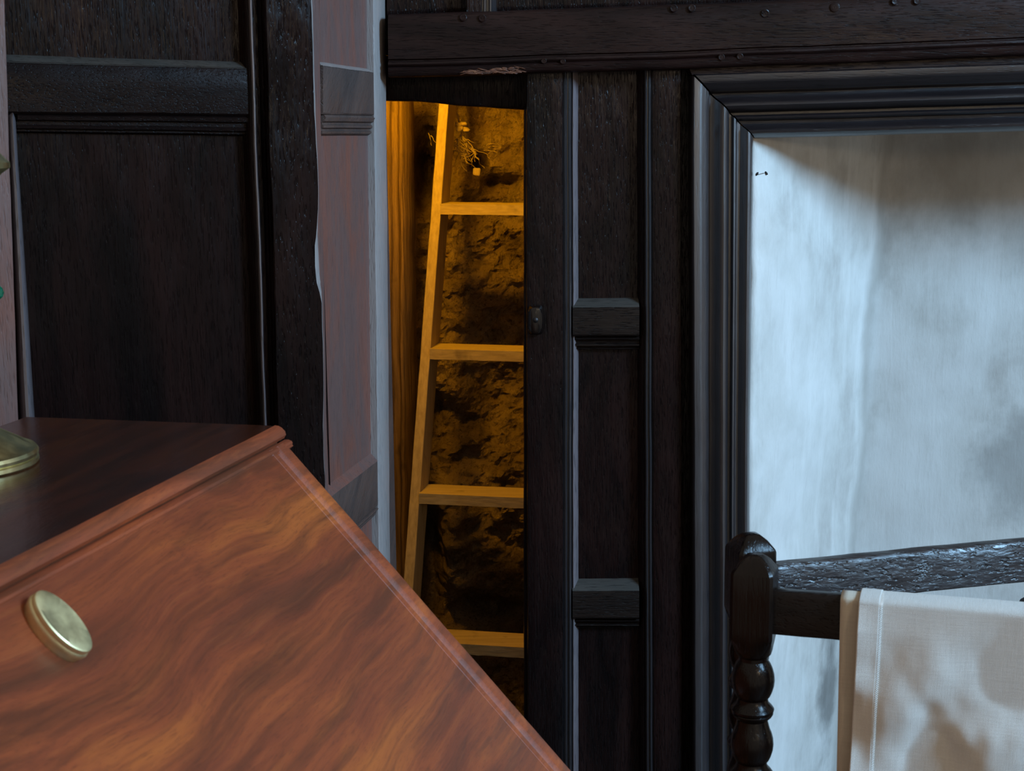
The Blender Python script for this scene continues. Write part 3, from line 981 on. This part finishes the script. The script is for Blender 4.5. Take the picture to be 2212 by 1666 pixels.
for k in range(9):
    q = RP.at(990 + rr.uniform(-9, 18), 276 + rr.uniform(-9, 8), 0.02)
    bmesh.ops.create_icosphere(bm, subdivisions=2, radius=rr.uniform(.004, .007), matrix=Matrix.Translation(q) @ Matrix.Diagonal((1.3, 1, .8, 1)))
for v in bm.verts:
    v.co += noise.noise_vector(v.co * 150) * 0.0025
finish(bm, 'root_clump', DEAL_V, rt)
bm = bmesh.new()
q = RP.at(1030, 371, 0.012)
M = Matrix.Translation(q) @ Matrix.Rotation(0.12, 4, 'Y') @ Matrix.Rotation(-0.3, 4, 'Z')
box(bm, (-.008, -.004, -.008), (.008, .004, .008), 0.0015)
for v in bm.verts:
    v.co += noise.noise_vector(v.co * 120) * 0.0018
bmesh.ops.transform(bm, matrix=M, verts=bm.verts)
o = finish(bm, 'stone_flake', DEAL_V)
tag(o, 'small square pale stone flake stuck in the rubble below the roots', 'stone')

# ------------------------------------------------------------------ ladder
PSI, LEAN = radians(9.5), 0.27
ldx = Vector((cos(PSI), -sin(PSI), 0.0))       # along the treads
ldn = Vector((sin(PSI), cos(PSI), 0.0))        # leans back this way
side = Vector((0.036, 0, 0))
LP = Plane((0, 0.46, 0), (0, -1, 0))
pm = LP.at(898, 900)                             # left front arris of the left stile at this height
ld = thing('ladder', 'plain pine step ladder with flat treads leaning inside the amber lit opening', 'ladder', (pm.x - LEAN * pm.z * ldn.x + .2, pm.y - LEAN * pm.z * ldn.y, 0))
up = (ldn * LEAN + side + Vector((0, 0, 1)))
P0 = pm - up * pm.z                               # foot
SW, SD, WID = 0.0215, 0.088, 0.42
ztop = 1.72


def ladder_stile(off):
    base = P0 + ldx * off
    rows = []
    n = 60
    for i in range(n + 1):
        z = ztop * i / n
        c = base + up * z
        rows.append([c, c + ldx * SW, c + ldx * SW + ldn * SD, c + ldn * SD])
    bm = bmesh.new()
    loft(bm, [[wobble(p, 0.0007, 14) for p in r] for r in rows])
    bmesh.ops.bevel(bm, geom=[e for e in bm.edges if abs((e.verts[0].co - e.verts[1].co).normalized().dot(up.normalized())) > .95], offset=0.0012, segments=1, affect='EDGES')
    return finish(bm, 'stile', DEAL_V, ld, 30)


ladder_stile(0.0)
ladder_stile(WID)
for py in (463, 776, 1088, 1406, 1742):
    # height of the tread's lower front edge beside the stile
    best = min((abs(1e9), 0),) if False else None
    lo_, hi_ = 0.0, 1.9
    for _ in range(40):
        z = (lo_ + hi_) / 2
        q = P0 + up * z + ldx * SW
        dd = q - CAM
        yy = PCY - FPX * dd.dot(_u2) / dd.dot(_fw)
        if yy > py:
            lo_ = z
        else:
            hi_ = z
    c = P0 + up * z + ldx * SW
    th = 0.0225
    tilt = Vector((0, 0, -0.014))
    a, b = c - ldn * 0.002, c - ldn * 0.002 + (ldx + tilt) * (WID - SW)
    rows = []
    for i in range(25):
        p = a.lerp(b, i / 24)
        j = noise.noise(p * 60 + Vector((0, 0, py))) * 0.0012
        rows.append([p + Vector((0, 0, j)), p + Vector((0, 0, th)), p + Vector((0, 0, th)) + ldn * SD, p + ldn * SD])
    bm = bmesh.new()
    loft(bm, rows)
    finish(bm, 'tread', DEAL_X, ld, 30)

# ------------------------------------------------------------------ slant front desk
DTOP = 1.09
HP = Plane((0, 0, DTOP), (0, 0, 1))
cA = HP.at(600, 920)
ANG = radians(13.0)
e1 = Vector((sin(ANG), cos(ANG), 0))
e2 = Vector((cos(ANG), -sin(ANG), 0))
desk = thing('slant_front_desk', 'polished reddish mahogany slant front desk with a brass lock cover', 'desk', (cA.x, cA.y, 0), -ANG)
TH = radians(48)
sl = Vector((cos(TH), 0, -sin(TH)))           # down the slope, desk frame (x to the front, y along the top)
sn = Vector((sin(TH), 0, cos(TH)))
S0 = Vector((0.015, 0, DTOP - 0.017))
# find the lock cover on the slope, the desk is as wide as twice its distance from the end
Mdesk = Matrix.Translation((cA.x, cA.y, 0)) @ Matrix.Rotation(-ANG, 4, 'Z')
SLOPE = Plane(Mdesk @ S0, Mdesk.to_3x3() @ sn)
dc = SLOPE.at(112, 1366)
dl = Mdesk.inverted() @ dc
DW = -2 * dl.y
DEPTH, SLEN = 0.345, 0.60
INVD = INV[desk.name]


def dfinish(bm, name, mat, parent=None, smooth=35):
    bmesh.ops.transform(bm, matrix=Mdesk, verts=bm.verts)
    return finish(bm, name, mat, parent or desk, smooth)


bm = bmesh.new()
prof = [(-DEPTH, DTOP - 0.018), (-DEPTH, DTOP), (-0.02, DTOP), (-0.003, DTOP - 0.0005), (-0.0006, DTOP - 0.0025), (0.0002, DTOP - 0.006), (0.0, DTOP - 0.013), (-0.002, DTOP - 0.0155), (-0.006, DTOP - 0.018)]
loft(bm, [[Vector((x, y, z)) for x, z in prof] for y in (0.0, -DW * .25, -DW * .5, -DW * .75, -DW)])
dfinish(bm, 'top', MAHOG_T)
bm = bmesh.new()
box(bm, (-0.03, -DW + .023, DTOP - 0.06), (0.0, -0.004, DTOP - 0.0185))
dfinish(bm, 'top_rail', MAHOG_E)
bm = bmesh.new()   # the light coloured front strip of the top
prof = [(-0.004, DTOP - 0.0165), (-0.0035, DTOP + 0.0004), (0.001, DTOP - 0.0002), (0.005, DTOP - 0.0022), (0.0095, DTOP - 0.0065), (0.0105, DTOP - 0.011), (0.008, DTOP - 0.0155)]
loft(bm, [[wobble(Vector((x, y, z)), 0.0004) for x, z in prof] for y in [0.0005 - (DW + .001) * i / 40 for i in range(41)]])
dfinish(bm, 'top_edge', MAHOG_E)
# fall, with a thumb moulded lip round it
bm = bmesh.new()


def sp(s, y, v):
    return S0 + sl * s + sn * v + Vector((0, y, 0))


ins = 0.066
rows = []
for y in [-ins - (DW - 2 * ins) * i / 30 for i in range(31)]:
    rows.append([sp(0.008, y, -0.02), sp(0.008, y, 0.0), sp(SLEN * .33, y, 0), sp(SLEN * .66, y, 0), sp(SLEN - .008, y, 0.0), sp(SLEN - .008, y, -0.02)])
loft(bm, rows)
dfinish(bm, 'fall', MAHOG)
lipf = [(0.0, -0.024), (0.0, -0.012), (0.004, -0.007), (0.013, -0.002), (0.026, 0.0014), (0.038, 0.0026), (0.044, 0.0020), (0.047, -0.002), (0.052, -0.005), (0.055, 0.0000), (0.061, 0.0010), (0.067, 0.0006), (0.070, -0.002), (0.070, -0.024)]
for nm, sgn, y0 in (('fall_moulding', -1, 0.0), ('fall_moulding', 1, -DW)):
    bm = bmesh.new()
    loft(bm, [[wobble(sp(s, y0 + sgn * a, v), 0.0004) for a, v in lipf] for s in [SLEN * i / 30 for i in range(31)]])
    dfinish(bm, nm, MAHOG_E)
bm = bmesh.new()
lipt = [(-0.004, -0.022), (-0.004, -0.004), (-0.001, -0.0005), (0.003, 0.0016), (0.0055, 0.0010), (0.007, -0.001), (0.009, -0.001), (0.009, -0.022)]
loft(bm, [[wobble(sp(a, y, v), 0.0004) for a, v in lipt] for y in [-0.001 - (DW - .002) * i / 40 for i in range(41)]])
dfinish(bm, 'fall_moulding', MAHOG_E)
# carcase: two ends, back, drawers, feet
zb = (S0 + sl * SLEN).z
xf = (S0 + sl * SLEN).x
for y0 in (-0.002, -DW + 0.022):
    bm = bmesh.new()
    pts = [(-DEPTH + .01, 0.10), (xf - .012, 0.10), (xf - .012, zb - .006), (-0.022, DTOP - 0.035), (-0.022, DTOP - 0.019), (-DEPTH + .01, DTOP - 0.019)]
    loft(bm, [[Vector((x, y, z)) for x, z in pts] for y in (y0, y0 - 0.02)])
    dfinish(bm, 'end_panel', MAHOG_E)
bm = bmesh.new()
box(bm, (-DEPTH + .012, -DW + .03, 0.12), (-DEPTH + .026, -.03, DTOP - .02))
dfinish(bm, 'back_panel', MAHOG_E)
bm = bmesh.new()
box(bm, (-DEPTH + .03, -DW + .024, zb - .03), (xf, -.024, zb - .012), 0.002)
dfinish(bm, 'writing_board', MAHOG_E)
z0 = 0.12
for k, h in enumerate((0.215, 0.195, 0.17)):
    bm = bmesh.new()
    hh = h * (zb - .035 - 0.12) / 0.58
    box(bm, (-DEPTH + .05, -DW + .026, z0 + .004), (xf - .004, -.026, z0 + hh - .004), 0.003)
    dr = dfinish(bm, 'drawer', MAHOG)
    for yy in (-DW * .25, -DW * .75):
        bm = bmesh.new()
        lathe(bm, [(0.012, 0), (0.006, 0.006), (0.008, 0.012), (0.017, 0.019), (0.014, 0.026), (0.004, 0.029)], (xf - .004, yy, z0 + hh / 2), (1, 0, 0), 24)
        dfinish(bm, 'knob', BRASS_D, dr)
    z0 += hh
for yy in (-.03, -DW + .03):
    for xx in (xf - .05, -DEPTH + .06):
        bm = bmesh.new()
        pts = [(0.055, 0.1), (0.05, 0.06), (0.038, 0.02), (0.04, 0.0)]
        loft(bm, [[Vector((xx - w / 2, yy - w / 2, z)), Vector((xx + w / 2, yy - w / 2, z)), Vector((xx + w / 2, yy + w / 2, z)), Vector((xx - w / 2, yy + w / 2, z))] for w, z in pts])
        dfinish(bm, 'foot', MAHOG_E)
bm = bmesh.new()
box(bm, (-DEPTH + .012, -DW + .024, 0.1), (xf - .012, -.024, 0.118))
dfinish(bm, 'bottom_board', MAHOG_E)
# brass lock cover: stepped disc on the slope
bm = bmesh.new()
DR = 0.0345
lathe(bm, [(DR * .93, 0.0), (DR * .96, 0.004), (DR * .98, 0.0055), (DR * 1.0, 0.0085), (DR * .985, 0.0105), (DR * .96, 0.0115), (DR * .965, 0.0125), (DR * .97, 0.0145), (DR * .955, 0.016), (DR * .90, 0.0168), (DR * .55, 0.0162), (DR * .05, 0.0160)],
      sp((dl - S0).dot(sl), dl.y, 0.0), sn, 64)
dcen = sp((dl - S0).dot(sl), dl.y, 0.0)
for v in bm.verts:
    v.co.y = dcen.y + (v.co.y - dcen.y) * 0.62      # it is oval, longer down the slope
tag(dfinish(bm, 'lock_cover', BRASS_D), 'round stepped brass lock cover')

# ------------------------------------------------------------------ brass lamp on the desk top
lc = HP.at(-118, 1006)
lamp = thing('candlestick', 'polished brass candlestick with a green glass bead on the dark desk top', 'candlestick', tuple(lc))
cr = lc
px_m = FPX / ((lc - CAM).dot(_fw))


def up_px(py):            # height on the stem axis for a pixel row
    lo_, hi_ = 0.0, 0.8
    for _ in range(40):
        z = (lo_ + hi_) / 2
        dd = lc + Vector((0, 0, z)) - CAM
        yy = PCY - FPX * dd.dot(_u2) / dd.dot(_fw)
        if yy > py:
            lo_ = z
        else:
            hi_ = z
    return z


RB = 197 / px_m
bm = bmesh.new()
k = RB
lathe(bm, [(k * .97, 0.0), (k * .99, 0.002), (k * .985, 0.006), (k * .965, 0.0075), (k * .985, 0.009), (k * .99, 0.0125), (k * .97, 0.016), (k * .93, 0.0175), (k * .90, 0.019), (k * .60, 0.036), (k * .30, 0.052), (k * .22, 0.058), (k * .21, 0.064)], lc, (0, 0, 1), 96)
finish(bm, 'base', BRASS, lamp, 25)
zp = up_px(365)
bm = bmesh.new()
lathe(bm, [(k * .21, 0.062), (k * .24, 0.068), (k * .17, 0.078), (k * .12, 0.10), (k * .15, 0.14), (k * .2, 0.17), (k * .13, 0.2), (k * .10, zp - 0.06), (k * .16, zp - 0.045), (k * .22, zp - .038)], lc, (0, 0, 1), 48)
finish(bm, 'stem', BRASS, lamp, 40)
bm = bmesh.new()
kp = 172 / px_m
lathe(bm, [(kp * .3, zp - .04), (kp * .55, zp - .032), (kp * .78, zp - .018), (kp * .9, zp - .006), (kp * 1.0, zp + .000), (kp * 1.0, zp + .006), (kp * .96, zp + .009), (kp * .85, zp + .02), (kp * .7, zp + .03), (kp * .68, zp + .045), (kp * .3, zp + .05)], lc, (0, 0, 1), 64)
finish(bm, 'drip_pan', BRASS, lamp, 25)
zb_ = up_px(632)
arm = (139 / px_m)
bdir = Vector((cos(-0.1), sin(-0.1), 0))
bm = bmesh.new()
tube(bm, [lc + Vector((0, 0, zb_)), lc + bdir * (arm - 0.006) + Vector((0, 0, zb_))], 0.0022, 10)
finish(bm, 'bead_arm', BRASS, lamp)
bm = bmesh.new()
bmesh.ops.create_icosphere(bm, subdivisions=2, radius=0.0086, matrix=Matrix.Translation(lc + bdir * arm + Vector((0, 0, zb_))))
tag(finish(bm, 'bead', GREEN, lamp, 8), 'faceted green glass bead')

# ------------------------------------------------------------------ folding towel rack
NPl = Plane((0, -1.05, 0), (0, -1, 0))
FPl = Plane((0, -0.955, 0), (0, -1, 0))
n0 = NPl.at(1631, 1196)
f0 = FPl.at(1622, 1150)
rack = thing('towel_rack', 'black oak towel rack with two bobbin turned posts standing before the alcove', 'rack', (n0.x, n0.y, 0))
A_N, A_F = radians(-18), radians(16)
dN = Vector((cos(A_N), sin(A_N), 0))
dF = Vector((cos(A_F), sin(A_F), 0))


def ring(c, ang, hx, e, z, n=40):
    r = []
    for k in range(n):
        a = 2 * pi * (k + .5) / n
        cc, ss = cos(a), sin(a)
        q = max(abs(cc), abs(ss))
        rad = hx * ((1 - e) + e * min(1 / q, 1.36))
        x, y = rad * cc, rad * ss
        r.append(Vector((c.x + x * cos(ang) - y * sin(ang), c.y + x * sin(ang) + y * cos(ang), z)))
    return r


def post(c, ang, ztop, h, name):
    rows = []
    zs = ztop
    rows += [(zs - .0005, h * .10, .7), (zs - .002, h * .38, .8), (zs - .008, h * .66, .9), (zs - .018, h * .94, 1), (zs - .0215, h * .99, 1), (zs - .05, h, 1), (zs - .088, h, 1), (zs - .096, h * 1.0, 1), (zs - .104, h * .97, .75), (zs - .114, h * .9, .25), (zs - .119, h * .84, 0)]
    z = zs - .119
    zend = 0.20
    rows += [(z - .004, h * .70, 0), (z - .008, h * .70, 0)]
    z -= .008
    per = 0.0785
    k = 0
    while z - per > zend:
        for t in (0.06, .12, .2, .28, .36, .44, .5):       # bobbin
            rows.append((z - per * t * 1.1, h * (.70 + .33 * sin(pi * t / .56) ** .8), 0))
        rows += [(z - per * .60, h * .72, 0), (z - per * .66, h * .76, 0), (z - per * .72, h * .94, 0), (z - per * .76, h * 1.03, 0), (z - per * .80, h * 1.0, 0), (z - per * .81, h * .93, 0), (z - per * .83, h * .99, 0), (z - per * .87, h * .92, 0), (z - per * .93, h * .72, 0)]
        z -= per
    rows += [(z - .01, h * .8, 0), (z - .02, h * 1, 1), (0.07, h, 1), (0.06, h * .95, .6), (0.045, h * 1.1, 0), (0.02, h * 1.15, 0), (0.0, h * .8, 0)]
    bm = bmesh.new()
    loft(bm, [ring(c, ang, r, e, zz) for zz, r, e in rows])
    return finish(bm, name, OAK_RACK, rack, 32)


PH = 0.0245
LEN = 0.72
post(n0, A_N, n0.z, PH, 'post')
post(f0, A_F, f0.z, PH, 'post')
n1 = n0 + dN * LEN
f1 = f0 + dF * LEN
post(n1, A_N, n0.z, PH, 'post')
post(f1, A_F, f0.z, PH, 'post')


def railbar(name, a, b, zt, h, th, mat, amp=0.0007):
    d = (b - a).normalized()
    nn = Vector((d.y, -d.x, 0))
    prof = [(-th / 2, -h), (-th / 2, -.006), (-th * .42, -.002), (-th * .3, 0), (th * .3, 0), (th * .42, -.002), (th / 2, -.006), (th / 2, -h), (th * .4, -h - .002), (-th * .4, -h - .002)]
    bm = bmesh.new()
    rows = []
    for i in range(41):
        p = a.lerp(b, i / 40)
        rows.append([wobble(Vector((p.x, p.y, zt)) + nn * x + Vector((0, 0, z)), amp, 16) for x, z in prof])
    loft(bm, rows)
    return finish(bm, name, mat, rack, 35)


qn = Plane(n0 + Vector((dN.y, -dN.x, 0)) * .011, Vector((dN.y, -dN.x, 0))).at(1700, 1281)
qf = Plane(f0 + Vector((dF.y, -dF.x, 0)) * .011, Vector((dF.y, -dF.x, 0))).at(1900, 1200)
RN = railbar('rail', n0 + dN * PH * .9, n1 - dN * PH * .9, qn.z, 0.049, 0.024, OAK_RACKH)
railbar('rail', f0 + dF * PH * .9, f1 - dF * PH * .9, qf.z, 0.052, 0.024, OAK_ROUGHRAIL, 0.001)
railbar('rail', n0 + dN * PH * .9, n1 - dN * PH * .9, 0.145, 0.04, 0.022, OAK_RACKH)
railbar('rail', f0 + dF * PH * .9, f1 - dF * PH * .9, 0.145, 0.04, 0.022, OAK_RACKH)
for zz in (n0.z - .03, 0.12):
    bm = bmesh.new()
    m0 = n0 - dN * .012
    m1 = f0 - dF * .012
    tube(bm, [Vector((m0.x, m0.y, zz)) , Vector((m1.x, m1.y, zz))], 0.004, 10)
    finish(bm, 'hinge_pin', IRON, rack)

# ------------------------------------------------------------------ linen towel over the near rail
nN = Vector((dN.y, -dN.x, 0))          # towards the viewer
RAILF = Plane(n0 + nN * .013, nN)
tl = RAILF.at(1816, 1300)
s_left = (tl - n0).dot(dN)
tu = RAILF.at(1857, 1300)
s_up = (tu - n0).dot(dN)
s_hem = (RAILF.at(1906, 1310) - n0).dot(dN)
zr = qn.z
towel = thing('linen_towel', 'coarse off white linen towel with a stitched hem draped over the rack rail', 'towel', (n0.x + dN.x * .25, n0.y + dN.y * .25, zr))


def drape(s, v, off, fold):
    """s along the rail, v along the cloth from the back hem over the rail to the front hem; off = distance from the rail's skin"""
    r = 0.0125 + off
    back = 0.36
    arc = pi * r
    if v < back:
        y, z = r, -(back - v)
    elif v < back + arc:
        a = (v - back) / r
        y, z = r * cos(a), r * sin(a) * 0.30
    else:
        y, z = -r, -(v - back - arc)
    hang = max(0.0, -z)
    k = min(1.0, hang / 0.10)
    f = 0.0
    if fold:
        P = Vector((s * 9.0, z * 7.0, 3.7))
        f = noise.noise(P) * 0.015 * k + noise.noise(P * 2.3) * 0.009 * k + noise.noise(P * 5) * 0.0026 * k
        cx = s - (s_hem + 0.06)
        f += k * 0.010 * sin(42 * (cx + 0.55 * hang) + 3.0 * hang) * exp(-(cx / .10) ** 2)
        f += 0.009 * exp(-max(0.0, s - s_up) / 0.028) * min(1.0, hang / 0.03)
        f = max(f, -0.004 * k) if y < 0 else 0.3 * max(f, 0)
    y2 = y - (f if y < 0 else -f) if z < 0 else y
    ss = s - 0.030 * (hang ** 1.2) * (1 if fold else -0.2)
    p = n0 + dN * ss - nN * y2
    return Vector((p.x, p.y, zr + z - .002 if z < 0 else zr + z - .002))


def cloth(name, s0, s1, v0, v1, off, fold, ns, nv, mat, th, parent):
    bm = bmesh.new()
    uvl = bm.loops.layers.uv.new('UVMap')
    g, uvs = [], {}
    for i in range(nv + 1):
        v = v0 + (v1 - v0) * i / nv
        row = []
        for j in range(ns + 1):
            s = s0 + (s1 - s0) * j / ns
            vert = bm.verts.new(drape(s, v, off, fold))
            uvs[vert] = (s, v)
            row.append(vert)
        g.append(row)
    for a, b in zip(g[:-1], g[1:]):
        for j in range(ns):
            bm.faces.new((a[j], b[j], b[j + 1], a[j + 1]))
    for f in bm.faces:
        for l in f.loops:
            l[uvl].uv = uvs[l.vert]
    o = finish(bm, name, mat, parent, 80)
    m = o.modifiers.new('thickness', 'SOLIDIFY')
    m.thickness, m.offset = th, 0
    return o


VT = 0.36 + 0.05 + 0.40
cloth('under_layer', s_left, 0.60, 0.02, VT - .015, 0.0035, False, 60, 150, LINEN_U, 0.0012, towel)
cloth('upper_layer', s_up + .003, 0.585, 0.0, VT, 0.0105, True, 110, 220, LINEN, 0.0014, towel)
cloth('hem', s_up, s_hem - .002, 0.0, VT, 0.0122, True, 14, 220, LINEN, 0.0022, towel)
# hemstitch: a ladder of little bars along the hem
bm = bmesh.new()
v = 0.40
while v < VT - .01:
    a, b = drape(s_hem - .0028, v, 0.0128, True), drape(s_hem + .0012, v + .0006, 0.0120, True)
    tube(bm, [a, (a + b) / 2 + nN * .0006, b], 0.00055, 5)
    v += 0.0021
tag(finish(bm, 'stitching', THREAD, towel), 'row of pale drawn thread stitches', kind='stuff')

# ------------------------------------------------------------------ iron rod leaning in the alcove, at the edge of the picture
ip = Plane((0, 0.25, 0), (0, -1, 0)).at(2212, 1304)
fr = thing('fire_iron', 'dark iron rod end showing against the plaster above the towel', 'fire iron', (ip.x + .12, ip.y - .05, 0))
bm = bmesh.new()
tube(bm, [Vector((ip.x + .12, ip.y - .05, 0.0)), Vector((ip.x + .02, ip.y - .005, ip.z - .03)), ip + Vector((.012, 0, -.008))], 0.006, 12)
finish(bm, 'rod', IRON, fr)
bm = bmesh.new()
lathe(bm, [(0.004, -.016), (0.010, -.010), (0.0135, 0), (0.011, .008), (0.004, .013)], ip + Vector((.004, 0, 0)), (-0.8, 0, .5), 20)
finish(bm, 'knob', IRON, fr)
